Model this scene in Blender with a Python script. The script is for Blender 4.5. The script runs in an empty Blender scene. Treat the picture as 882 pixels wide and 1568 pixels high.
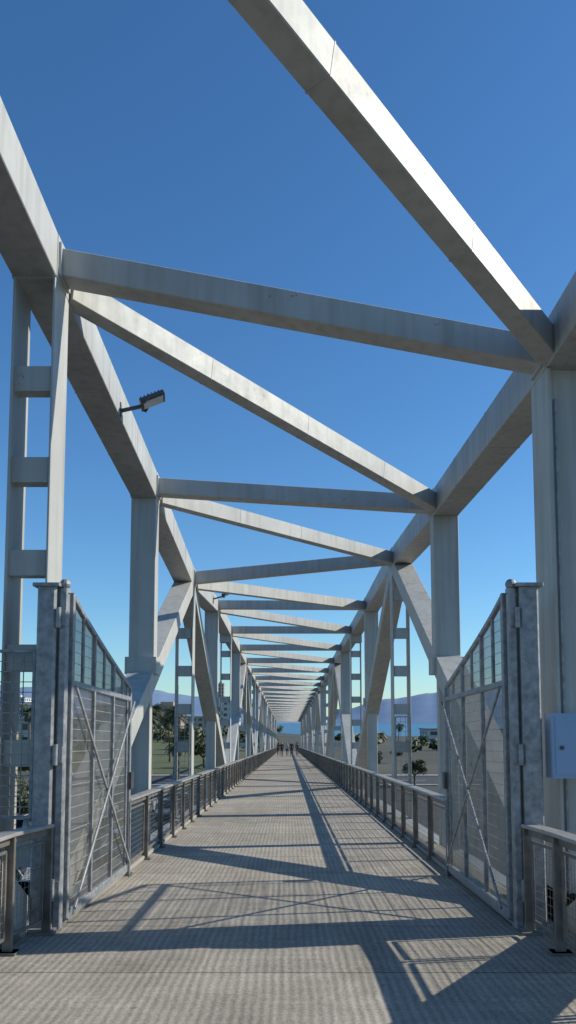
import bpy, bmesh, math, random
from mathutils import Vector, Matrix, noise
random.seed(7)
scene=bpy.context.scene
SL=0.026
def S(x,y,h): return Vector((x,y,h-SL*y))

# ---------------------------------------------------------------- materials
def newmat(name):
    m=bpy.data.materials.new(name); m.use_nodes=True
    nt=m.node_tree; b=nt.nodes['Principled BSDF']
    return m,nt,b
def N(nt,t,**k):
    n=nt.nodes.new(t)
    for a,v in k.items(): setattr(n,a,v)
    return n
def mottled(name,c1,c2,scale=3,rough=.5,metal=0,detail=6,stretch=(1,1,1),spec=.5,r2=None):
    m,nt,b=newmat(name)
    tc=N(nt,'ShaderNodeTexCoord'); mp=N(nt,'ShaderNodeMapping'); mp.inputs['Scale'].default_value=stretch
    nt.links.new(tc.outputs['Object'],mp.inputs[0])
    n=N(nt,'ShaderNodeTexNoise'); n.inputs['Scale'].default_value=scale; n.inputs['Detail'].default_value=detail; n.inputs['Roughness'].default_value=.62
    nt.links.new(mp.outputs[0],n.inputs['Vector'])
    r=N(nt,'ShaderNodeValToRGB'); r.color_ramp.elements[0].position=.32; r.color_ramp.elements[1].position=.68
    r.color_ramp.elements[0].color=(*c1,1); r.color_ramp.elements[1].color=(*c2,1)
    nt.links.new(n.outputs['Fac'],r.inputs[0]); nt.links.new(r.outputs[0],b.inputs['Base Color'])
    b.inputs['Roughness'].default_value=rough; b.inputs['Metallic'].default_value=metal
    b.inputs['Specular IOR Level'].default_value=spec
    if r2 is not None:
        mr=N(nt,'ShaderNodeMapRange'); mr.inputs[3].default_value=rough; mr.inputs[4].default_value=r2
        nt.links.new(n.outputs['Fac'],mr.inputs[0]); nt.links.new(mr.outputs[0],b.inputs['Roughness'])
    return m
def plain(name,c,rough=.5,metal=0,spec=.5):
    m,nt,b=newmat(name); b.inputs['Base Color'].default_value=(*c,1); b.inputs['Roughness'].default_value=rough; b.inputs['Metallic'].default_value=metal
    b.inputs['Specular IOR Level'].default_value=spec
    return m

def steel_paint():
    m,nt,b=newmat('painted_steel')
    tc=N(nt,'ShaderNodeTexCoord')
    n=N(nt,'ShaderNodeTexNoise'); n.inputs['Scale'].default_value=1.1; n.inputs['Detail'].default_value=8; n.inputs['Roughness'].default_value=.6
    nt.links.new(tc.outputs['Object'],n.inputs['Vector'])
    r=N(nt,'ShaderNodeValToRGB')
    r.color_ramp.elements[0].position=.3; r.color_ramp.elements[0].color=(.40,.40,.375,1)
    r.color_ramp.elements[1].position=.7; r.color_ramp.elements[1].color=(.49,.49,.46,1)
    nt.links.new(n.outputs['Fac'],r.inputs[0])
    mp=N(nt,'ShaderNodeMapping'); mp.inputs['Scale'].default_value=(9,9,.6)
    nt.links.new(tc.outputs['Object'],mp.inputs[0])
    n2=N(nt,'ShaderNodeTexNoise'); n2.inputs['Scale'].default_value=1.0; n2.inputs['Detail'].default_value=5
    nt.links.new(mp.outputs[0],n2.inputs['Vector'])
    r2=N(nt,'ShaderNodeValToRGB'); r2.color_ramp.elements[0].position=.3; r2.color_ramp.elements[1].position=.55
    r2.color_ramp.elements[0].color=(.76,.74,.70,1); r2.color_ramp.elements[1].color=(1,1,1,1)
    nt.links.new(n2.outputs['Fac'],r2.inputs[0])
    mx=N(nt,'ShaderNodeMixRGB'); mx.blend_type='MULTIPLY'; mx.inputs[0].default_value=.75
    nt.links.new(r.outputs[0],mx.inputs[1]); nt.links.new(r2.outputs[0],mx.inputs[2])
    n3=N(nt,'ShaderNodeTexNoise'); n3.inputs['Scale'].default_value=7; n3.inputs['Detail'].default_value=8; n3.inputs['Roughness'].default_value=.7
    nt.links.new(tc.outputs['Object'],n3.inputs['Vector'])
    r3=N(nt,'ShaderNodeValToRGB'); r3.color_ramp.elements[0].position=.66; r3.color_ramp.elements[1].position=.71
    nt.links.new(n3.outputs['Fac'],r3.inputs[0])
    mx2=N(nt,'ShaderNodeMixRGB'); mx2.inputs[2].default_value=(.17,.10,.06,1)
    nt.links.new(r3.outputs[0],mx2.inputs[0]); nt.links.new(mx.outputs[0],mx2.inputs[1])
    nt.links.new(mx2.outputs[0],b.inputs['Base Color'])
    mr=N(nt,'ShaderNodeMapRange'); mr.inputs[1].default_value=.3; mr.inputs[2].default_value=.7; mr.inputs[3].default_value=.50; mr.inputs[4].default_value=.62
    nt.links.new(n3.outputs['Fac'],mr.inputs[0]); nt.links.new(mr.outputs[0],b.inputs['Roughness'])
    b.inputs['Specular IOR Level'].default_value=.4; b.inputs['Metallic'].default_value=.08
    return m
PAINT=steel_paint()
GALV=mottled('galvanised_steel',(.19,.195,.20),(.38,.39,.40),scale=14,rough=.45,metal=.4,r2=.62)
GALVR=mottled('weathered_rail_steel',(.12,.105,.09),(.23,.21,.185),scale=6,rough=.5,metal=.3)
RAILT=mottled('handrail_steel',(.28,.26,.23),(.42,.40,.37),scale=6,rough=.45,metal=.3)
WIRE=mottled('wire_mesh_steel',(.30,.28,.235),(.42,.40,.345),scale=5,rough=.5,metal=.2)
WIRED=mottled('rail_mesh_steel',(.16,.145,.12),(.26,.24,.21),scale=5,rough=.5,metal=.3)
DARKM=mottled('dark_steel',(.05,.05,.055),(.10,.10,.11),scale=5,rough=.45,metal=.3)
BOXP=mottled('grey_blue_enamel',(.24,.36,.52),(.28,.41,.57),scale=2,rough=.45)

def deck_mat():
    m,nt,b=newmat('ribbed_concrete')
    tc=N(nt,'ShaderNodeTexCoord'); sep=N(nt,'ShaderNodeSeparateXYZ'); nt.links.new(tc.outputs['Object'],sep.inputs[0])
    def M(op,a,bb=None):
        n=N(nt,'ShaderNodeMath',operation=op)
        for i,v in enumerate((a,bb)):
            if v is None: continue
            if isinstance(v,(int,float)): n.inputs[i].default_value=v
            else: nt.links.new(v,n.inputs[i])
        return n.outputs[0]
    x,y=sep.outputs[0],sep.outputs[1]
    yi=M('DIVIDE',y,1.45); fl=M('FLOOR',yi); fr=M('FRACT',yi)
    wn=N(nt,'ShaderNodeTexWhiteNoise'); wn.noise_dimensions='1D'; nt.links.new(fl,wn.inputs['W'])
    jt=M('LESS_THAN',fr,.012)
    nz=N(nt,'ShaderNodeTexNoise'); nz.inputs['Scale'].default_value=2.2; nz.inputs['Detail'].default_value=9; nz.inputs['Roughness'].default_value=.65
    nt.links.new(tc.outputs['Object'],nz.inputs['Vector'])
    wob=M('MULTIPLY',nz.outputs['Fac'],.07)
    def streak(sx,sy,sc=1):
        mp=N(nt,'ShaderNodeMapping'); mp.inputs['Scale'].default_value=(sx,sy,1); nt.links.new(tc.outputs['Object'],mp.inputs[0])
        q=N(nt,'ShaderNodeTexNoise'); q.inputs['Scale'].default_value=sc; q.inputs['Detail'].default_value=3; nt.links.new(mp.outputs[0],q.inputs['Vector'])
        return M('SUBTRACT',q.outputs['Fac'],.5)
    s1=streak(28,1.2); s2=streak(1.5,16)
    rx=M('SINE',M('MULTIPLY',M('ADD',x,wob),2*math.pi/.06))
    fine=N(nt,'ShaderNodeTexNoise'); fine.inputs['Scale'].default_value=55; fine.inputs['Detail'].default_value=3
    nt.links.new(tc.outputs['Object'],fine.inputs['Vector'])
    big=N(nt,'ShaderNodeTexNoise'); big.inputs['Scale'].default_value=.6; big.inputs['Detail'].default_value=7; big.inputs['Roughness'].default_value=.7
    nt.links.new(tc.outputs['Object'],big.inputs['Vector'])
    r=N(nt,'ShaderNodeValToRGB'); r.color_ramp.elements[0].position=.30; r.color_ramp.elements[1].position=.64
    r.color_ramp.elements[0].color=(.235,.21,.172,1); r.color_ramp.elements[1].color=(.40,.363,.305,1)
    mixn=M('ADD',M('MULTIPLY',big.outputs['Fac'],.5),M('MULTIPLY',nz.outputs['Fac'],.5))
    nt.links.new(mixn,r.inputs[0])
    v=M('ADD',.90,M('MULTIPLY',wn.outputs[0],.15))
    v=M('ADD',v,M('MULTIPLY',rx,.11))
    v=M('ADD',v,M('MULTIPLY',s1,.5)); v=M('ADD',v,M('MULTIPLY',s2,.35))
    v=M('ADD',v,M('MULTIPLY',M('SUBTRACT',fine.outputs['Fac'],.5),1.1))
    v=M('MULTIPLY',v,M('SUBTRACT',1,M('MULTIPLY',jt,.6)))
    vo=N(nt,'ShaderNodeTexVoronoi'); vo.inputs['Scale'].default_value=2.3; nt.links.new(tc.outputs['Object'],vo.inputs['Vector'])
    spot=M('LESS_THAN',vo.outputs['Distance'],.055); v=M('MULTIPLY',v,M('SUBTRACT',1,M('MULTIPLY',spot,.3)))
    sc=N(nt,'ShaderNodeVectorMath',operation='SCALE'); nt.links.new(r.outputs[0],sc.inputs[0]); nt.links.new(v,sc.inputs['Scale'])
    nt.links.new(sc.outputs[0],b.inputs['Base Color']); b.inputs['Roughness'].default_value=.9; b.inputs['Specular IOR Level'].default_value=.15
    bp=N(nt,'ShaderNodeBump'); bp.inputs['Strength'].default_value=.5; bp.inputs['Distance'].default_value=.003
    h=M('ADD',M('MULTIPLY',rx,.6),M('MULTIPLY',fine.outputs['Fac'],.8)); h=M('SUBTRACT',h,M('MULTIPLY',jt,2))
    nt.links.new(h,bp.inputs['Height']); nt.links.new(bp.outputs[0],b.inputs['Normal'])
    return m
DECK=deck_mat()
CONC=mottled('concrete',(.24,.23,.21),(.33,.32,.29),scale=1.5,rough=.85)
ASPH=mottled('asphalt',(.04,.04,.043),(.065,.063,.06),scale=.4,rough=.9)
GRASS=mottled('grass',(.06,.075,.022),(.12,.13,.045),scale=.25,rough=.95,detail=9)
LAND=mottled('dry_ground',(.045,.05,.03),(.10,.092,.065),scale=.02,rough=.95,detail=10)
SEA=mottled('sea_water',(.03,.12,.21),(.045,.16,.27),scale=.01,rough=.35)
HILL=mottled('haze_tinted_hills',(.17,.245,.36),(.21,.29,.41),scale=.003,rough=1,spec=0,detail=10)  # aerial haze painted into the base colour as blue-grey, no volume
WHITE=plain('road_paint',(.75,.75,.72),.7)
LEAF=mottled('palm_leaf',(.035,.055,.02),(.10,.11,.045),scale=2,rough=.6)
LEAF2=mottled('tree_leaf',(.03,.045,.018),(.085,.10,.035),scale=1.2,rough=.6)
DRYL=mottled('dry_fronds',(.13,.09,.05),(.22,.16,.09),scale=3,rough=.8)
BARK=mottled('bark',(.10,.08,.06),(.20,.16,.12),scale=4,rough=.9,stretch=(1,1,6))

# ---------------------------------------------------------------- mesh builder
class MB:
    def __init__(s): s.v=[];s.f=[];s.m=[];s.mats=[]
    def mi(s,mat):
        if mat not in s.mats: s.mats.append(mat)
        return s.mats.index(mat)
    def beam(s,p0,p1,w,h,mat=PAINT,ch=.008,ref=None,w1=None,h1=None):
        p0=Vector(p0);p1=Vector(p1);d=(p1-p0).normalized()
        up=Vector(ref) if ref is not None else (Vector((0,0,1)) if abs(d.z)<.95 else Vector((0,1,0)))
        side=d.cross(up).normalized(); u=side.cross(d).normalized()
        w1=w if w1 is None else w1; h1=h if h1 is None else h1
        def prof(w,h):
            a,b=w/2,h/2; c=min(ch,a*.45,b*.45)
            if ch<=0: return [(-a,-b),(a,-b),(a,b),(-a,b)]
            return [(-a+c,-b),(a-c,-b),(a,-b+c),(a,b-c),(a-c,b),(-a+c,b),(-a,b-c),(-a,-b+c)]
        n0=len(s.v)
        P=prof(w,h);Q=prof(w1,h1)
        for x,y in P: s.v.append(p0+side*x+u*y)
        for x,y in Q: s.v.append(p1+side*x+u*y)
        k=len(P);i=s.mi(mat)
        for j in range(k):
            s.f.append((n0+j,n0+(j+1)%k,n0+k+(j+1)%k,n0+k+j));s.m.append(i)
        s.f.append(tuple(n0+j for j in range(k))[::-1]);s.m.append(i)
        s.f.append(tuple(n0+k+j for j in range(k)));s.m.append(i)
    def box(s,c,size,mat=PAINT,ch=.006):
        c=Vector(c); s.beam(c-Vector((0,0,size[2]/2)),c+Vector((0,0,size[2]/2)),size[0],size[1],mat,ch,ref=(0,1,0))
    def cyl(s,p0,p1,r,mat=GALV,n=12,r1=None,cap=True):
        p0=Vector(p0);p1=Vector(p1);d=(p1-p0).normalized()
        up=Vector((0,0,1)) if abs(d.z)<.9 else Vector((0,1,0))
        a=d.cross(up).normalized(); b=a.cross(d); r1=r if r1 is None else r1
        n0=len(s.v); i=s.mi(mat)
        for (p,rr) in ((p0,r),(p1,r1)):
            for j in range(n):
                t=2*math.pi*j/n; s.v.append(p+a*math.cos(t)*rr+b*math.sin(t)*rr)
        for j in range(n):
            s.f.append((n0+j,n0+(j+1)%n,n0+n+(j+1)%n,n0+n+j));s.m.append(i)
        if cap:
            s.f.append(tuple(n0+j for j in range(n))[::-1]);s.m.append(i)
            s.f.append(tuple(n0+n+j for j in range(n)));s.m.append(i)
    def face(s,pts,mat):
        n0=len(s.v); s.v+= [Vector(p) for p in pts]; s.f.append(tuple(range(n0,n0+len(pts)))); s.m.append(s.mi(mat))
    def sphere(s,c,r,mat,seg=12,rings=8):
        c=Vector(c); i=s.mi(mat); n0=len(s.v)
        for a in range(rings+1):
            th=math.pi*a/rings
            for b in range(seg):
                ph=2*math.pi*b/seg; s.v.append(c+Vector((math.sin(th)*math.cos(ph),math.sin(th)*math.sin(ph),math.cos(th)))*r)
        for a in range(rings):
            for b in range(seg):
                s.f.append((n0+a*seg+b,n0+(a+1)*seg+b,n0+(a+1)*seg+(b+1)%seg,n0+a*seg+(b+1)%seg)); s.m.append(i)
    def mesh(s,name):
        me=bpy.data.meshes.new(name); me.from_pydata([tuple(v) for v in s.v],[],s.f)
        for m in s.mats: me.materials.append(m)
        me.polygons.foreach_set('material_index',s.m); me.polygons.foreach_set('use_smooth',[False]*len(s.f)); me.update(); return me
    def obj(s,name,parent=None,loc=(0,0,0)):
        me=s.mesh(name)
        o=bpy.data.objects.new(name,me); scene.collection.objects.link(o); o.location=loc
        if parent: o.parent=parent
        return o
def empty(name,loc=(0,0,0)):
    e=bpy.data.objects.new(name,None); e.empty_display_size=.3; scene.collection.objects.link(e); e.location=loc; return e

# ---------------------------------------------------------------- bridge
bridge=empty('pedestrian_truss_bridge')
YN=[1.7,7.5,13.3,18.7,25.2]; 
while YN[-1]<158: YN.append(YN[-1]+5.8)
YE=YN[-1]+2
HL=[6.5,6.22,5.90,5.46,5.95]; HR=[5.40,5.32,5.60,5.93,5.93]
HL+= [5.97]*(len(YN)-5); HR+= [5.97]*(len(YN)-5)
YN=[-4.1]+YN; HL=[6.6]+HL; HR=[5.6]+HR
CW=.42; XL=-2.2-CW/2; XR=2.42+CW/2
nn=len(YN)
for nm,X,H in (('left_top_chord',XL,HL),('right_top_chord',XR,HR)):
    b=MB()
    for i in range(nn-1):
        A=S(X,YN[i],H[i]);B=S(X,YN[i+1],H[i+1]); b.beam(A,B,CW,.44)
        d=(B-A).normalized()
        for t in (.36,.68):
            p=A.lerp(B,t); b.beam(p-d*.006,p+d*.006,CW+.006,.446,ch=.002)
    for i in range(nn):
        b.beam(S(X,YN[i]-.2,H[i]),S(X,YN[i]+.2,H[i]),CW+.012,.452)
    b.obj(nm,bridge)
b=MB()
for i in range(nn):
    b.beam(S(XL+CW/2-.03,YN[i],HL[i]),S(XR-CW/2+.03,YN[i],HR[i]),.26,.27)
    for (X,H,sg) in ((XL+CW/2,HL[i],1),(XR-CW/2,HR[i],-1)):
        b.beam(S(X-.002*sg,YN[i],H),S(X+.03*sg,YN[i],H),.34,.34)
b.obj('cross_struts',bridge)
b=MB()
for i in range(nn-1):
    A=S(XL+CW/2-.02,YN[i]+.28,HL[i]-.07);B=S(XR-CW/2+.02,YN[i+1]-.28,HR[i+1]-.07)
    b.beam(A,B,.20,.27); d=(B-A).normalized()
    for t in (.27,.52,.77):
        p=A.lerp(B,t); b.beam(p-d*.005,p+d*.005,.205,.275,ch=.002)
b.obj('diagonal_wind_bracing',bridge)
bl=MB()
for side,X,H in ((-1,XL,HL),(1,XR,HR)):
    b=bl
    for i in range(1,nn):
        y=YN[i]; k=i-1
        xi=X-side*CW/2; xo=X+side*CW/2
        if k%2==1:
            top=H[i]-.225
            if side==1 and k==1:
                b.beam(S(X,y,-.3),S(X,y,top),.34,.40)
                b.beam(S(xi+.02,y,-.3),S(xi+.02,y,top-.002),.04,.50)
                b.beam(S(xo-.02,y,-.3),S(xo-.02,y,top-.002),.04,.50)
                b.cyl(S(xi+.075,y-.225,0),S(xi+.075,y-.225,top-.3),.014,GALV,8)
            else:
                b.beam(S(xi+side*.012,y,-.3),S(xi+side*.012,y,top),.024,.46)
                b.beam(S(xo-side*.03,y,-.3),S(xo-side*.03,y,top),.024,.46)
                for hh in (.5,1.39,2.26,3.14,4.02,4.9):
                    if hh<top-.3:
                        b.beam(S(X,y-.1,hh),S(X,y-.1,hh+.24),CW-.07,.16)
        else:
            mid=2.7+.25
            b.beam(S(X,y,mid-.1),S(X,y,H[i]-.225),CW,.30)
            b.beam(S(X,y,mid-.22),S(X,y,mid+.06),CW+.10,.42)
            b.beam(S(X,y,-.3),S(X,y,mid-.2),.30,.22)
            for xx in (-.18,.18): 
                for zz in (-.15,-.02): b.cyl(S(X+xx,y-.21,mid+zz),S(X+xx,y-.23,mid+zz),.018,PAINT,6)
    for i in range(0,nn):
        k=i-1
        if k%4==3:
            for st in (-2,2):
                j=i+st
                if 0<=j<nn:
                    b.beam(S(X,YN[i]+(.15 if st>0 else -.15),H[i]-.2),S(X,YN[j]+(-.15 if st>0 else .15),-.1),CW-.004,.34)
                    b.beam(S(X,YN[j],-.1),S(X,YN[j],.28),CW+.06,.62)
        if k%4==1 and k!=1:
            b.beam(S(X,YN[i],H[i]-.5),S(X,YN[i],H[i]-.21),CW+.02,.5)
    b.beam(S(X,-8,-.34),S(X,YE,-.34),CW-.03,.46)
bl.obj('side_truss_members',bridge)
b=MB()
def slab(x0,x1,y0,y1,t=.22,mat=DECK,h=0):
    pts=[S(x0,y0,h),S(x1,y0,h),S(x1,y1,h),S(x0,y1,h)]
    b.face(pts,mat); low=[p-Vector((0,0,t)) for p in pts]; b.face(low[::-1],CONC)
    for q in range(4): b.face([pts[q],low[q],low[(q+1)%4],pts[(q+1)%4]],CONC)
slab(-2.19,2.4,-8,YE)
b.obj('deck',bridge)
b=MB()
for X in (-2.06,2.06):
    b.beam(S(X,7.3,.05),S(X,YE,.05),.09,.10,GALVR)
    b.beam(S(X,7.3,.03),S(X,YE,.03),.16,.05,CONC)
for y in [v+2.9 for v in YN]+YN: b.beam(S(-2.4,y,-.42),S(2.6,y,-.42),.2,.36)
b.obj('deck_edges_and_floor_beams',bridge)
b=MB()
for y in (7.5,53.6,99.9,146):
    for X in (XL,XR):
        b.beam((X,y,-6.3),(X,y,-.6-SL*y-.02),.7,.7,CONC,.03)
    b.beam((XL-.5,y,-.9-SL*y),(XR+.5,y,-.9-SL*y),.9,.55,CONC,.02)
b.obj('piers',bridge)
b=MB()
z0=-SL*YE; ye=YE+30
b.face([(-2.4,YE,z0),(2.4,YE,z0),(2.4,ye,-5.97),(-2.4,ye,-5.97)],DECK)
for X in (-2.4,2.4): b.face([(X,YE,z0),(X,ye,-5.97),(X,ye,-6.2),(X,YE,-6.2)],CONC)
b.face([(-2.4,YE,z0),(2.4,YE,z0),(2.4,YE,-6.2),(-2.4,YE,-6.2)],CONC)
b.obj('access_ramp',bridge)

# ---------------------------------------------------------------- railings
def railing(name,path,h=.90,inn=1):
    e=empty(name); fr=MB(); wr=MB()
    for (A,B) in zip(path[:-1],path[1:]):
        A=Vector((*A,0));B=Vector((*B,0)); L=(B-A).length; n=max(1,round(L/1.32)); d=(B-A)/L
        side=Vector((d.y,-d.x,0))*inn
        fr.beam(S(A.x,A.y,h),S(B.x,B.y,h),.15,.03,RAILT,.006)
        fr.beam(S(A.x,A.y,h-.05),S(B.x,B.y,h-.05),.05,.06,GALVR,.006)
        for i in range(n+1):
            p=A+d*(L*i/n)
            fr.beam(S(p.x,p.y,0)+side*.02,S(p.x,p.y,h-.02)+side*.02,.08,.025,GALVR,.004,ref=d)
            fr.box(S(p.x,p.y,.012)+side*.02,(.16,.12,.024),GALVR)
            if i<n:
                q=A+d*(L*(i+1)/n); p1=p+d*.05; q1=q-d*.05
                y=p.y
                for hh in (.12,h-.13): fr.beam(S(p1.x,p1.y,hh),S(q1.x,q1.y,hh),.025,.025,GALVR,.004)
                for pp in (p1,q1): fr.beam(S(pp.x,pp.y,.12),S(pp.x,pp.y,h-.13),.025,.025,GALVR,.004)
                sp=.06 if y<20 else (.1 if y<45 else .22); th=.003 if y<20 else (.005 if y<45 else .012)
                ll=(q1-p1).length; m=int(ll/sp)
                for t in range(1,m): 
                    c=p1+d*(ll*t/m); wr.beam(S(c.x,c.y,.12),S(c.x,c.y,h-.13),th,th,WIRED,0)
                m2=int((h-.25)/sp)
                for t in range(1,m2):
                    hh=.12+(h-.25)*t/m2; wr.beam(S(p1.x,p1.y,hh),S(q1.x,q1.y,hh),th,th,WIRED,0)
    fr.obj('frame',e); wr.obj('wire_infill',e)
railing('metal_railing',[(-2.0,10.0),(-2.0,YE)])
railing('metal_railing',[(2.0,10.0),(2.0,YE)],inn=-1)
railing('metal_railing',[(-2.16,-6),(-2.16,6.3),(-2.06,6.95)])
railing('metal_railing',[(2.10,-6),(2.10,6.3),(2.06,6.95)],inn=-1)

# ---------------------------------------------------------------- gates
def gate(sx):
    e=empty('metal_gate'); b=MB(); w=MB()
    y0=7.12; X=sx*1.96; Lg=2.75
    def P(u,h): return S(X,y0+.08+u,h)
    px=sx*2.13
    b.beam(S(px,y0,0),S(px,y0,2.98),.17,.20,GALV,.02)
    b.box(S(px,y0,2.995),(.24,.26,.03),GALV); b.box(S(px,y0,.02),(.30,.34,.04),GALV)
    b.beam(S(sx*1.99,y0-.02,0.02),S(sx*1.99,y0-.02,2.93),.07,.09,GALV,.01)
    b.cyl(S(sx*1.99,y0-.02,2.93),S(sx*1.99,y0-.02,2.97),.05); b.sphere(S(sx*1.99,y0-.02,3.01),.05,GALV)
    for hh in (.35,1.5,2.7):
        b.box(S(sx*2.04,y0-.06,hh),(.16,.05,.14),GALV); b.cyl(S(sx*2.02,y0-.1,hh-.09),S(sx*2.02,y0-.1,hh+.09),.022)
    for (x_,y_) in ((-.11,-.13),(.11,-.13),(-.11,.13),(.11,.13)):
        b.cyl(S(px+x_,y0+y_,.04),S(px+x_,y0+y_,.075),.016,n=6)
    t=.055
    b.beam(P(.03,.08),P(.03,2.95),t,t,GALV,.008)
    b.beam(P(Lg,.08),P(Lg,2.28),t,t,GALV,.008)
    b.beam(P(Lg-.16,.08),P(Lg-.16,2.28),.03,.03,GALV,.005)
    b.beam(P(.03,.10),P(Lg,.10),t-.004,.09,GALV,.008)
    b.beam(P(.03,2.14),P(Lg,2.14),t-.006,t,GALV,.008)
    top=lambda u: 2.95-(.67)*(u/Lg)**.85
    us=[0.03+ (Lg-.03)*i/8 for i in range(9)]
    for a,c in zip(us[:-1],us[1:]): b.beam(P(a,top(a)),P(c,top(c)),t-.01,.05,GALV,.006)
    for u in (.9,1.8): b.beam(P(u,.1),P(u,top(u)),t-.01,.04,GALV,.005)
    for u in (.45,1.35,2.3): b.beam(P(u,2.14),P(u,top(u)),.03,.025,GALV,.005)
    ins=-sx*.045
    o=Vector((ins,0,0))
    b.beam(P(.08,2.1)+o,P(Lg-.05,.15)+o,.02,.035,GALV,.004)
    b.beam(P(.08,.15)+o*1.6,P(Lg-.05,2.1)+o*1.6,.02,.035,GALV,.004)
    b.box(P(Lg-.05,1.15)+o,(.04,.14,.2),DARKM); b.cyl(P(Lg-.08,.1)+o,P(Lg-.08,.9)+o,.012)
    b.cyl(P(Lg-.08,0)+o,P(Lg-.08,.12)+o,.014)
    n=int(Lg/.036)
    for i in range(1,n):
        u=Lg*i/n; w.beam(P(u,.1)-o*.3,P(u,top(u))-o*.3,.005,.005,WIRE,0)
    k=int(2.9/.1)
    for i in range(1,k):
        h=.1+2.85*i/k
        um=Lg
        if h>2.28:
            um=Lg*(((2.95-h)/.67)**(1/.85))
        if um>.1: w.beam(P(.03,h)-o*.3,P(um,h)-o*.3,.0045,.0045,WIRE,0)
    b.obj('posts_and_frame',e); w.obj('mesh_infill',e)
gate(-1); gate(1)

def grid(name,x0,x1,y,h0,h1,sp=.09,th=.008):
    b=MB()
    for x in (x0,x1): b.beam(S(x,y,h0),S(x,y,h1),.03,.03,GALV,.004)
    for h in (h0,h1): b.beam(S(x0,y,h),S(x1,y,h),.028,.028,GALV,.004)
    n=max(2,int(abs(x1-x0)/sp))
    for i in range(1,n): b.beam(S(x0+(x1-x0)*i/n,y,h0),S(x0+(x1-x0)*i/n,y,h1),th,th,GALV,0)
    n=int((h1-h0)/sp)
    for i in range(1,n): b.beam(S(x0,y,h0+(h1-h0)*i/n),S(x1,y,h0+(h1-h0)*i/n),th,th,GALV,0)
    b.obj(name)
grid('anti_climb_grille',-2.27,-2.95,7.18,.95,2.42)
grid('anti_climb_grille',-2.25,-2.58,18.44,.3,2.2,.11,.007)
grid('anti_climb_grille',2.46,2.80,18.44,.3,2.2,.11,.007)

b=MB(); X=2.50; yb=7.08
b.box(S(X,yb,1.58),(.44,.20,.56),BOXP,.012); b.box(S(X,yb-.104,1.58),(.38,.012,.50),BOXP,.004)
b.cyl(S(X-.14,yb-.125,1.56),S(X-.14,yb-.108,1.56),.018,DARKM); b.cyl(S(X+.1,yb,1.30),S(X+.1,yb,.0),.018); b.cyl(S(X+.1,yb,1.86),S(X+.1,yb,2.5),.014)
for zz in (-.17,.17): b.cyl(S(X+.175,yb-.112,1.58+zz-.03),S(X+.175,yb-.112,1.58+zz+.03),.009,DARKM,8)
b.obj('electrical_box')

def flood(loc,yaw,s=1):
    e=empty('floodlight',loc); b=MB()
    b.beam((-.30,0,-.12),(-.02,0,-.04),.05,.04,DARKM,.004); b.box((-.31,0,-.12),(.03,.14,.18),DARKM,.004)
    for yy in (-.15,.15): b.beam((0,yy,-.06),(.07,yy,.06),.012,.04,DARKM,.002)
    b.beam((-.02,-.156,-.05),(-.02,.156,-.05),.04,.012,DARKM,.002)
    R=Matrix.Rotation(math.radians(-25),3,'Y')
    o=Vector((.1,0,.05))
    b.beam(o+R@Vector((-.17,0,0)),o+R@Vector((.17,0,0)),.28,.07,DARKM,.015)
    for i in range(6): b.beam(o+R@Vector((-.14+.05*i,-.11,.045)),o+R@Vector((-.14+.05*i,.11,.045)),.012,.03,DARKM,.002)
    b.beam(o+R@Vector((-.14,0,-.038)),o+R@Vector((.14,0,-.038)),.23,.008,plain('lamp_glass',(.6,.62,.64),.12),.002)
    c=b.obj('head_and_bracket',e); e.rotation_euler=(0,0,yaw); e.scale=(s,s,s)
flood(S(-1.90,10.3,6.07),math.radians(8)); flood(S(-1.90,23.5,5.95),math.radians(5))

# ---------------------------------------------------------------- surroundings
G=-6.0
def sheet(name,pts,z,mat):
    b=MB(); b.face([(x,y,z) for x,y in pts],mat); return b.obj(name)
sheet('ground',[(-9000,-3000),(9000,-3000),(9000,9000),(-9000,9000)],G,LAND)
sheet('sea',[(-40,700),(20,430),(9000,300),(9000,8990),(-150,8990)],G+.06,SEA)
sheet('lawn',[(-400,120),(-8,120),(-8,330),(-400,330)],G+.02,GRASS)
sheet('parking_lot',[(-90,12),(-5,12),(-5,92),(-90,92)],G+.02,ASPH)
sheet('parking_lot',[(8,20),(70,20),(70,92),(8,92)],G+.02,ASPH)
sheet('road',[(-400,98),(400,98),(400,114),(-400,114)],G+.024,ASPH)
sheet('road',[(-90,-40),(200,-40),(200,10),(-90,10)],G+.024,ASPH)
b=MB()
for y0 in (26,44,62):
    for i in range(28):
        x=-8-i*2.7; b.face([(x,y0,G+.026),(x+.12,y0,G+.026),(x+.12,y0+10.4,G+.026),(x,y0+10.4,G+.026)],WHITE)
for x in range(-400,400,9): b.face([(x,105.9,G+.03),(x+4,105.9,G+.03),(x+4,106.1,G+.03),(x,106.1,G+.03)],WHITE)
b.obj('painted_markings')
b=MB()
b.beam((-400,97.5,G+.06),(400,97.5,G+.06),1.4,.14,CONC,.02); b.beam((-400,115,G+.06),(400,115,G+.06),2.4,.14,CONC,.02)
b.beam((-90,92.8,G+.06),(-5,92.8,G+.06),.3,.14,CONC,.02)
b.obj('kerb')
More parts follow.
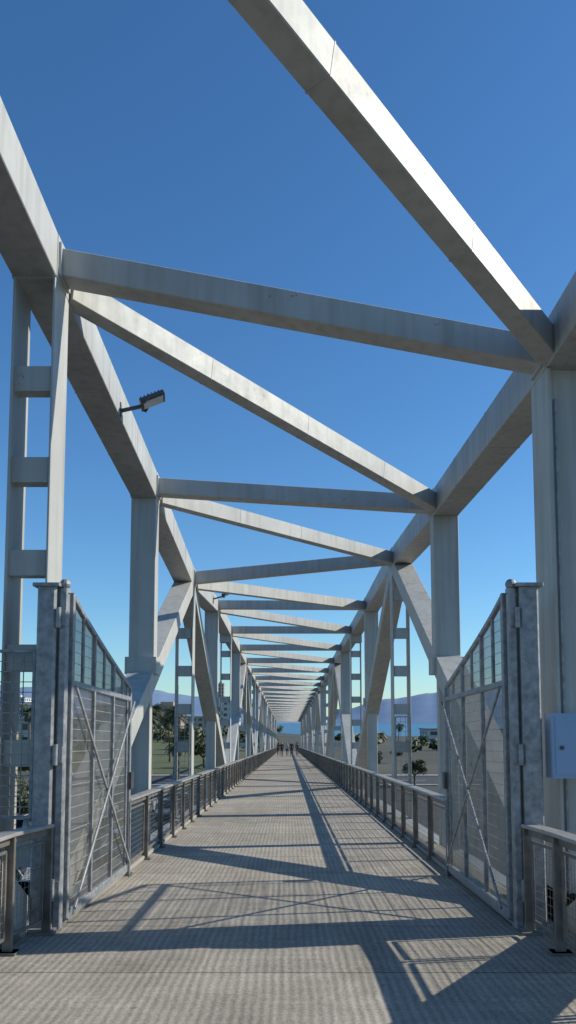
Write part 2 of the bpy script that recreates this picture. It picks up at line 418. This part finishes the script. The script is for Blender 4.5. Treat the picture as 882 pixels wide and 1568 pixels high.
def hills(name,a0,a1,R,zmax,seed):
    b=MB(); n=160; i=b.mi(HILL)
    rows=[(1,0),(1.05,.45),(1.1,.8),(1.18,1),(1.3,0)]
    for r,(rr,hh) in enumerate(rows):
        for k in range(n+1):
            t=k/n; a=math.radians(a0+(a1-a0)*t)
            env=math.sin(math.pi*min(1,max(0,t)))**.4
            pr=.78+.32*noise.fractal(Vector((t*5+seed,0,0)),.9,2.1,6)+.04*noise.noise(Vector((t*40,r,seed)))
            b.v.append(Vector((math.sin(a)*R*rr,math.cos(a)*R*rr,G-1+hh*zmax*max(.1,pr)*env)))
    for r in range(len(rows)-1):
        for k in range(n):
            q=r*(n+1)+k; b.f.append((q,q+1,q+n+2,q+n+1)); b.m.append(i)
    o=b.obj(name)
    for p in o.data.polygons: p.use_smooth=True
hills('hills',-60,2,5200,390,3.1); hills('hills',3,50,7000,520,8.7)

WINM=plain('window_glass',(.05,.07,.09),.1)
def building(name,x,y,w,d,h,col,storeys,bays,roof=True):
    e=empty(name,(x,y,G)); wm=mottled(name+'_wall',tuple(c*.9 for c in col),col,scale=.4,rough=.85)
    b=MB(); b.box((0,0,h/2),(w,d,h),wm,.02); b.obj('walls',e)
    r=MB(); r.box((0,0,h+.25),(w+.6,d+.6,.5),CONC,.05); r.box((w*.2,0,h+1.3),(w*.25,d*.3,1.8),wm,.05); r.obj('roof',e)
    q=MB(); fh=h/storeys
    for s_ in range(storeys):
        for k in range(bays):
            xx=-w/2+w*(k+.5)/bays; zz=fh*(s_+.55)
            q.box((xx,-d/2-.02,zz),(w/bays*.55,.08,fh*.45),WINM,0)
            q.box((xx,-d/2-.06,zz-fh*.26),(w/bays*.62,.16,.12),CONC,0)
        for k in range(max(2,bays//2)):
            yy=-d/2+d*(k+.5)/max(2,bays//2)
            for sx in (-1,1): q.box((sx*(w/2+.02),yy,fh*(s_+.55)),(.08,d/max(2,bays//2)*.5,fh*.45),WINM,0)
    q.obj('windows',e)
building('beige_tower_block',-78,900,13,14,50,(.42,.33,.25),13,4)
building('white_apartment_building',-165,480,40,18,17,(.62,.60,.56),5,10)
building('low_commercial_building',-95,420,46,20,9,(.45,.42,.38),2,10)
building('white_apartment_building',-215,620,30,18,26,(.6,.6,.6),8,8)
building('low_commercial_building',-60,560,30,16,11,(.5,.4,.3),3,7)
building('brown_office_building',-150,700,34,18,22,(.35,.25,.19),6,8)
building('low_commercial_building',60,280,26,16,5,(.55,.53,.5),2,6)
building('low_commercial_building',-140,330,30,14,7,(.5,.5,.5),2,7)
building('white_apartment_building',-120,300,26,14,13,(.6,.58,.55),4,8)
building('brown_office_building',-56,345,22,14,14,(.38,.28,.21),4,6)
building('white_apartment_building',-36,470,16,12,20,(.6,.58,.55),6,5)
building('low_commercial_building',-70,250,30,14,8,(.55,.52,.47),2,8)

def palm_mesh(seed,H=9):
    random.seed(seed); b=MB(); n=9; pts=[]
    bx,by=random.uniform(-.5,.5),random.uniform(-.5,.5)
    for i in range(n+1):
        t=i/n; pts.append(Vector((bx*t*t,by*t*t,H*t)))
    for i in range(n):
        r0=.26-.09*i/n+(.09 if i==0 else 0); b.cyl(pts[i],pts[i+1],r0,BARK,9,.25-.09*(i+1)/n,cap=False)
    top=pts[-1]; b.sphere(top+Vector((0,0,-.3)),.42,DRYL,8,6)
    def frond(az,el,L,mat):
        p=Vector(top); d=Vector((math.cos(az)*math.cos(el),math.sin(az)*math.cos(el),math.sin(el))); sg=14; st=L/sg
        side=Vector((-math.sin(az),math.cos(az),0)); prev=p
        for k in range(sg):
            t=k/sg; nxt=prev+d*st
            d=(d+Vector((0,0,-.11-.05*t))).normalized()
            b.face([prev-side*.025,nxt-side*.02,nxt+side*.02,prev+side*.025],mat)
            ll=.75*math.sin(math.pi*(.12+.85*t))**.7+.05
            if k>0:
                for sgn in (-1,1):
                    for q in (0,.5):
                        c=prev.lerp(nxt,q); tip=c+side*sgn*ll*.8+d*ll*.55+Vector((0,0,-ll*random.uniform(.2,.55)))
                        b.face([c,c+d*.09,tip],mat)
            prev=nxt
    for i in range(34):
        frond(i*2.399+random.uniform(-.2,.2),random.uniform(-.1,1.25),random.uniform(2.1,2.9),LEAF)
    for i in range(14): frond(i*2.399,random.uniform(-1.2,-.5),random.uniform(1.4,2.0),DRYL)
    return b.mesh('palm')
pm=[palm_mesh(1,8.5),palm_mesh(2,7),palm_mesh(3,10)]
def put(name,me,x,y,rz,s,z=G):
    o=bpy.data.objects.new(name,me); scene.collection.objects.link(o); o.location=(x,y,z); o.rotation_euler=(0,0,rz); o.scale=(s,s,s); return o
random.seed(5)
for (x,y) in [(-16,118),(-20.5,119),(-25,121),(-29,118),(-34,124),(-40,118),(-13.5,150),(-22,155),(-31,160),(-45,140),(-52,119),(-60,122),(-70,119),(-17,94.5),(-27,94.5),(-38,94.5),(-47,94.5),(-12.5,94.5),(31,230),(-21,70),(-26.5,72)]:
    put('palm_tree',random.choice(pm),x+random.uniform(-1,1),y,random.uniform(0,6),random.uniform(.7,.95)*(.8 if x>0 else 1))
def tree_mesh(seed,H=6.5,nl=4200):
    random.seed(seed); b=MB(); b.cyl((0,0,0),(0.1,0,H*.3),.22,BARK,9,.16); cl=[]
    for i in range(9):
        a=i*2.4; e_=random.uniform(.5,1.2); L=random.uniform(1.5,2.6)
        p=Vector((.1,0,H*.3)); q=p+Vector((math.cos(a)*math.cos(e_),math.sin(a)*math.cos(e_),math.sin(e_)))*L
        b.cyl(p,q,.09,BARK,6,.03); cl.append((q,random.uniform(.8,1.3)))
        for j in range(2): cl.append((q+Vector((random.uniform(-1,1),random.uniform(-1,1),random.uniform(-.3,1))),random.uniform(.5,.9)))
    for i in range(nl):
        c,r=random.choice(cl); v=Vector((random.gauss(0,1),random.gauss(0,1),random.gauss(0,1))).normalized()*r*random.uniform(.55,1.08); v.z*=.75
        p=c+v; u=Vector((random.uniform(-1,1),random.uniform(-1,1),random.uniform(-1,1))).normalized(); w=u.orthogonal().normalized(); s=random.uniform(.08,.17)
        b.face([p-u*s,p+w*s*.6,p+u*s,p-w*s*.6],LEAF2)
    return b.mesh('tree')
tm=[tree_mesh(11),tree_mesh(12,5.5),tree_mesh(13,7.5)]
random.seed(9)
for (x,y) in [(-30,96),(-44,95),(-56,96),(-14,135),(-28,140),(-38,150),(-50,165),(-24,190),(-62,150),(-75,170),(15,96),(26,110),(15,140),(33,120),(-18,52),(-36,60),(20,150),(36,150),(12,118)]:
    put('broadleaf_tree',random.choice(tm),x,y,random.uniform(0,6),random.uniform(.75,1.1)*(.65 if x>0 else 1))
b=MB(); random.seed(21); im=b.mi(LEAF2)
for i in range(230):
    y=random.uniform(200,850); x=random.uniform(-.42,.35)*y
    if abs(x)<5 or (x>0 and y>330): continue
    r=random.uniform(2,4) if x<0 else random.uniform(1.2,2.4); c=Vector((x,y,G+r*.9))
    b.cyl((x,y,G),(x,y,G+r),.3,BARK,5)
    for k in range(110):
        v=Vector((random.gauss(0,1),random.gauss(0,1),random.gauss(0,.7))).normalized()*r*random.uniform(.5,1.1); v.z*=.8; p=c+v
        u=Vector((random.uniform(-1,1),random.uniform(-1,1),random.uniform(-1,1))).normalized(); w=u.orthogonal().normalized(); s=random.uniform(.4,.9)
        b.face([p-u*s,p+w*s,p+u*s,p-w*s],LEAF2)
b.obj('distant_trees')

TYRE=plain('tyre',(.02,.02,.02),.8); RIM=plain('rim',(.5,.5,.52),.3,.8); CG=plain('car_glass',(.02,.03,.035),.06); LR=plain('tail_lamp',(.4,.02,.02),.3); HLM=plain('head_lamp',(.7,.7,.7),.1)
def car_mesh(col,suv=False,tag=''):
    paint,nt,bs=newmat('car_paint'+tag); bs.inputs['Base Color'].default_value=(*col,1); bs.inputs['Roughness'].default_value=.3; bs.inputs['Coat Weight'].default_value=.8; bs.inputs['Metallic'].default_value=.2
    b=MB(); Hh=1.62 if suv else 1.42; bl=.92 if suv else .84
    def arch(cx,r=.36):
        return [(cx+r*math.cos(t),.32+r*math.sin(t)) for t in [math.pi*k/8 for k in range(8,-1,-1)]]
    low=[(-2.12,.35),(-2.10,.26)]+[(-1.72,.22)]+arch(-1.32)+[(-.9,.2),(.95,.2)]+arch(1.36)+[(1.85,.22),(2.15,.28),(2.18,.5)]
    up=[(2.12,.66),(1.95,.78),(1.05,bl+.02),(-1.75,bl+.06),(-2.08,bl),(-2.14,.6)]
    pr=low+up; W=.86; ip=b.mi(paint)
    n0=len(b.v)
    for (yy,s_) in [(-W-.02,.985),(-W+.05,1.0),(W-.05,1.0),(W+.02,.985)]:
        for (x,z) in pr: b.v.append(Vector((x*s_,yy,.55+(z-.55)*s_)))
    k=len(pr)
    for r in range(3):
        for j in range(k): b.f.append((n0+r*k+j,n0+r*k+(j+1)%k,n0+(r+1)*k+(j+1)%k,n0+(r+1)*k+j)); b.m.append(ip)
    b.f.append(tuple(range(n0,n0+k))); b.m.append(ip); b.f.append(tuple(range(n0+3*k,n0+4*k))[::-1]); b.m.append(ip)
    base=[(1.0,bl),( -1.85 if suv else -1.6,bl+.04)]; top=[(.28,Hh-.03),(-1.5 if suv else -1.0,Hh-.03)]
    bw=.80; tw=.62
    B=[Vector((base[0][0],-bw,bl-.02)),Vector((base[0][0],bw,bl-.02)),Vector((base[1][0],bw,bl)),Vector((base[1][0],-bw,bl))]
    T=[Vector((top[0][0],-tw,Hh-.04)),Vector((top[0][0],tw,Hh-.04)),Vector((top[1][0],tw,Hh-.04)),Vector((top[1][0],-tw,Hh-.04))]
    for j in range(4): b.face([B[j],B[(j+1)%4],T[(j+1)%4],T[j]],CG)
    b.beam((T[0]+T[1])/2+Vector((.06,0,.02)),(T[2]+T[3])/2+Vector((-.06,0,.02)),1.30,.06,paint,.025)
    for j in range(4): b.beam(B[j],T[j],.06,.05,paint,.01)
    for sy in (-1,1):
        b.beam((-.35,sy*(bw+.0),bl-.02),(-.4,sy*(tw+.005),Hh-.04),.05,.03,paint,.005)
        b.beam((.85,sy*(W+.06),bl+.05),(.98,sy*(W+.06),bl+.05),.16,.12,paint,.03)
        b.beam((1.95,sy*.62,.66),(2.13,sy*.62,.62),.36,.13,HLM,.02); b.beam((-2.16,sy*.66,.74),(-2.02,sy*.66,.76),.3,.15,LR,.02)
        for xx in (-1.32,1.36):
            b.cyl((xx,sy*.66,.32),(xx,sy*.87,.32),.315,TYRE,18); b.cyl((xx,sy*.865,.32),(xx,sy*.878,.32),.2,RIM,12)
            for q in range(5):
                a=q*2*math.pi/5; b.beam((xx,sy*.884,.32),(xx+.18*math.cos(a),sy*.884,.32+.18*math.sin(a)),.03,.02,TYRE,0)
    b.beam((2.12,0,.42),(2.2,0,.42),1.2,.16,TYRE,.02); b.beam((-2.17,0,.36),(-2.1,0,.36),1.3,.14,TYRE,.02); b.beam((-2.18,0,.55),(-2.16,0,.55),.5,.11,WHITE,0)
    me=b.mesh('car'); bm=bmesh.new(); bm.from_mesh(me); bmesh.ops.recalc_face_normals(bm,faces=bm.faces); bm.to_mesh(me); bm.free()
    return me
cm=[car_mesh((.55,.56,.58),tag='silver'),car_mesh((.75,.75,.74),True,tag='white'),car_mesh((.04,.04,.05),tag='black'),car_mesh((.08,.10,.16),True,tag='blue'),car_mesh((.25,.26,.28),tag='grey'),car_mesh((.35,.03,.03),tag='red')]
random.seed(33)
for y0 in (28.6,34.0,46.6,52.0,64.6,70.0):
    for i in range(22):
        if random.random()<.2: continue
        x=-9.35-i*2.7
        put('parked_car',random.choices(cm,[4,4,3,2,3,1])[0],x,y0,math.pi/2*random.choice((1,-1)),1,G+.03)
for (x,y,c,r) in [(-22,104,0,0),(-40,104,1,0),(-60,108.5,2,math.pi),(-31,108.5,4,math.pi)]: put('moving_car',cm[c],x,y,r,1,G+.03)
b=MB(); b.cyl((0,0,0),(0,0,.6),.12,GALV,10,.1); b.cyl((0,0,.6),(0,0,8),.09,GALV,10,.05); b.beam((0,0,7.9),(1.4,0,8.2),.06,.06,GALV); b.beam((1.2,0,8.17),(1.8,0,8.22),.22,.1,DARKM,.03)
lm=b.mesh('lamp')
for (x,y) in [(-15,42),(-34,42),(-15,60),(-20,97.3),(-45,97.3),(-70,97.3),(20,97.3)]: put('street_lamp',lm,x,y,random.choice((0,math.pi)),1)

# ---------------------------------------------------------------- people
SKIN=plain('skin',(.45,.28,.2),.6); HAIR=plain('hair',(.03,.02,.015),.7)
def person(x,y,face,shirt,trs,phase,hgt=1.72):
    e=empty('pedestrian',S(x,y,0)); e.rotation_euler=(0,0,face); k=hgt/1.72
    sm=plain('shirt_cloth',shirt,.9); tm_=plain('trouser_cloth',trs,.9)
    st=.24*phase
    V=[(0,0,.93),(0,.0,1.12),(0,.01,1.36),(0,0,1.47),(0,.01,1.53),
       (-.17,0,1.40),(-.23,-.05*phase,1.14),(-.22,.14*phase,.90),(-.215,.18*phase,.82),
       (.17,0,1.40),(.23,.05*phase,1.14),(.22,-.10*phase,.90),(.215,-.12*phase,.82),
       (-.09,0,.88),(-.10,st*.6,.50),(-.10,st*.9,.09),(-.10,st*.9+.14,.04),
       (.09,0,.88),(.10,-st*.3,.50),(.10,-st*1.1,.10),(.10,-st*1.1+.13,.04)]
    E=[(0,1),(1,2),(2,3),(3,4),(2,5),(5,6),(6,7),(7,8),(2,9),(9,10),(10,11),(11,12),(0,13),(13,14),(14,15),(15,16),(0,17),(17,18),(18,19),(19,20)]
    R=[.14,.13,.15,.06,.055,.065,.05,.038,.035,.065,.05,.038,.035,.095,.065,.045,.035,.095,.065,.045,.035]
    me=bpy.data.meshes.new('body'); me.from_pydata([Vector(v)*k for v in V],E,[]); 
    for m_ in (sm,tm_,SKIN): me.materials.append(m_)
    o=bpy.data.objects.new('body',me); scene.collection.objects.link(o); o.parent=e
    md=o.modifiers.new('Skin','SKIN')
    for i,r in enumerate(R): me.skin_vertices[0].data[i].radius=(r*k,r*k*(.8 if i<3 else 1))
    me.skin_vertices[0].data[0].use_root=True
    o.modifiers.new('Sub','SUBSURF').levels=2; o.modifiers['Sub'].render_levels=2
    dg=bpy.context.evaluated_depsgraph_get(); m2=bpy.data.meshes.new_from_object(o.evaluated_get(dg)); o.modifiers.clear(); o.data=m2
    if len(m2.materials)<3:
        m2.materials.clear()
        for m_ in (sm,tm_,SKIN): m2.materials.append(m_)
    for p in m2.polygons:
        c=p.center/k; p.use_smooth=True
        if c.z>1.46 or (abs(c.x)>.19 and c.z<.9 and c.z>.75): p.material_index=2
        elif c.z<.95 and abs(c.x)<.19: p.material_index=1
        else: p.material_index=0
    h=MB(); h.sphere((0,.02,1.62*k),.105*k,SKIN,16,12)
    for v in h.v: v.x*=.78; v.z=1.62*k+(v.z-1.62*k)*1.15
    h.sphere((0,-.012,1.645*k),.105*k,HAIR,16,12)
    h.cyl((0,.12*k,1.62*k),(0,.145*k,1.605*k),.014,SKIN,6)
    for sx in (-1,1): h.sphere((sx*.085*k,.01,1.62*k),.022,SKIN,8,6); h.sphere((sx*.032*k,.112*k,1.64*k),.010,HAIR,6,4)
    h.beam((-.025,.115*k,1.57*k),(.025,.115*k,1.57*k),.006,.006,plain('lips',(.3,.12,.1)),0)
    for sx in (-1,1): h.beam((sx*.1*k,(.9*st if sx<0 else -1.1*st)*k-.06,.035),(sx*.1*k,(.9*st if sx<0 else -1.1*st)*k+.19,.035),.09,.06,HAIR,.015)
    ho=h.obj('head_and_shoes',e)
    for p in ho.data.polygons: p.use_smooth=True
for a in [(-.75,99,3.14,(.05,.05,.07),(.03,.03,.05),1,1.75),(-.1,103,3.14,(.4,.4,.42),(.04,.04,.06),-1,1.65),(.45,100,3.2,(.06,.04,.04),(.02,.02,.03),1,1.78),(1.2,106,0,(.1,.12,.2),(.05,.05,.06),-1,1.7),(-1.3,108,0,(.2,.05,.05),(.03,.03,.04),1,1.68)]:
    person(*a)

# ---------------------------------------------------------------- light, world, camera
EL=32; AZ=10
Sd=Vector((math.cos(math.radians(AZ))*math.cos(math.radians(EL)),math.sin(math.radians(AZ))*math.cos(math.radians(EL)),math.sin(math.radians(EL))))
l=bpy.data.lights.new('sun','SUN'); l.energy=5.0; l.angle=math.radians(.5); l.color=(1,.94,.82)
lo=bpy.data.objects.new('sun',l); scene.collection.objects.link(lo); lo.rotation_euler=(-Sd).to_track_quat('-Z','Y').to_euler(); lo.location=(30,0,30)
w=bpy.data.worlds.new('World'); scene.world=w; w.use_nodes=True
nt=w.node_tree; bg=nt.nodes['Background']; sk=nt.nodes.new('ShaderNodeTexSky'); sk.sky_type='NISHITA'; sk.sun_disc=False
sk.sun_elevation=math.radians(EL); sk.sun_rotation=math.radians(90-AZ); sk.air_density=1.0; sk.dust_density=.2; sk.ozone_density=3.3
hs=nt.nodes.new('ShaderNodeHueSaturation'); hs.inputs['Saturation'].default_value=1.14; hs.inputs['Value'].default_value=1.2
mu=nt.nodes.new('ShaderNodeMixRGB'); mu.blend_type='MULTIPLY'; mu.inputs[0].default_value=1; mu.inputs[2].default_value=(.80,1.04,1.17,1)
nt.links.new(sk.outputs[0],hs.inputs['Color']); nt.links.new(hs.outputs[0],mu.inputs[1]); nt.links.new(mu.outputs[0],bg.inputs[0]); bg.inputs[1].default_value=.105
cam=bpy.data.cameras.new('camera'); co=bpy.data.objects.new('camera',cam); scene.collection.objects.link(co); scene.camera=co
co.location=(0,0,1.6); co.rotation_euler=(math.radians(95),0,0)
cam.sensor_fit='VERTICAL'; cam.sensor_height=36; cam.sensor_width=36; cam.lens=28.24; cam.shift_y=.1365; cam.clip_end=20000; cam.clip_start=.05
scene.view_settings.view_transform='Standard'; scene.view_settings.look='None'; scene.view_settings.exposure=0
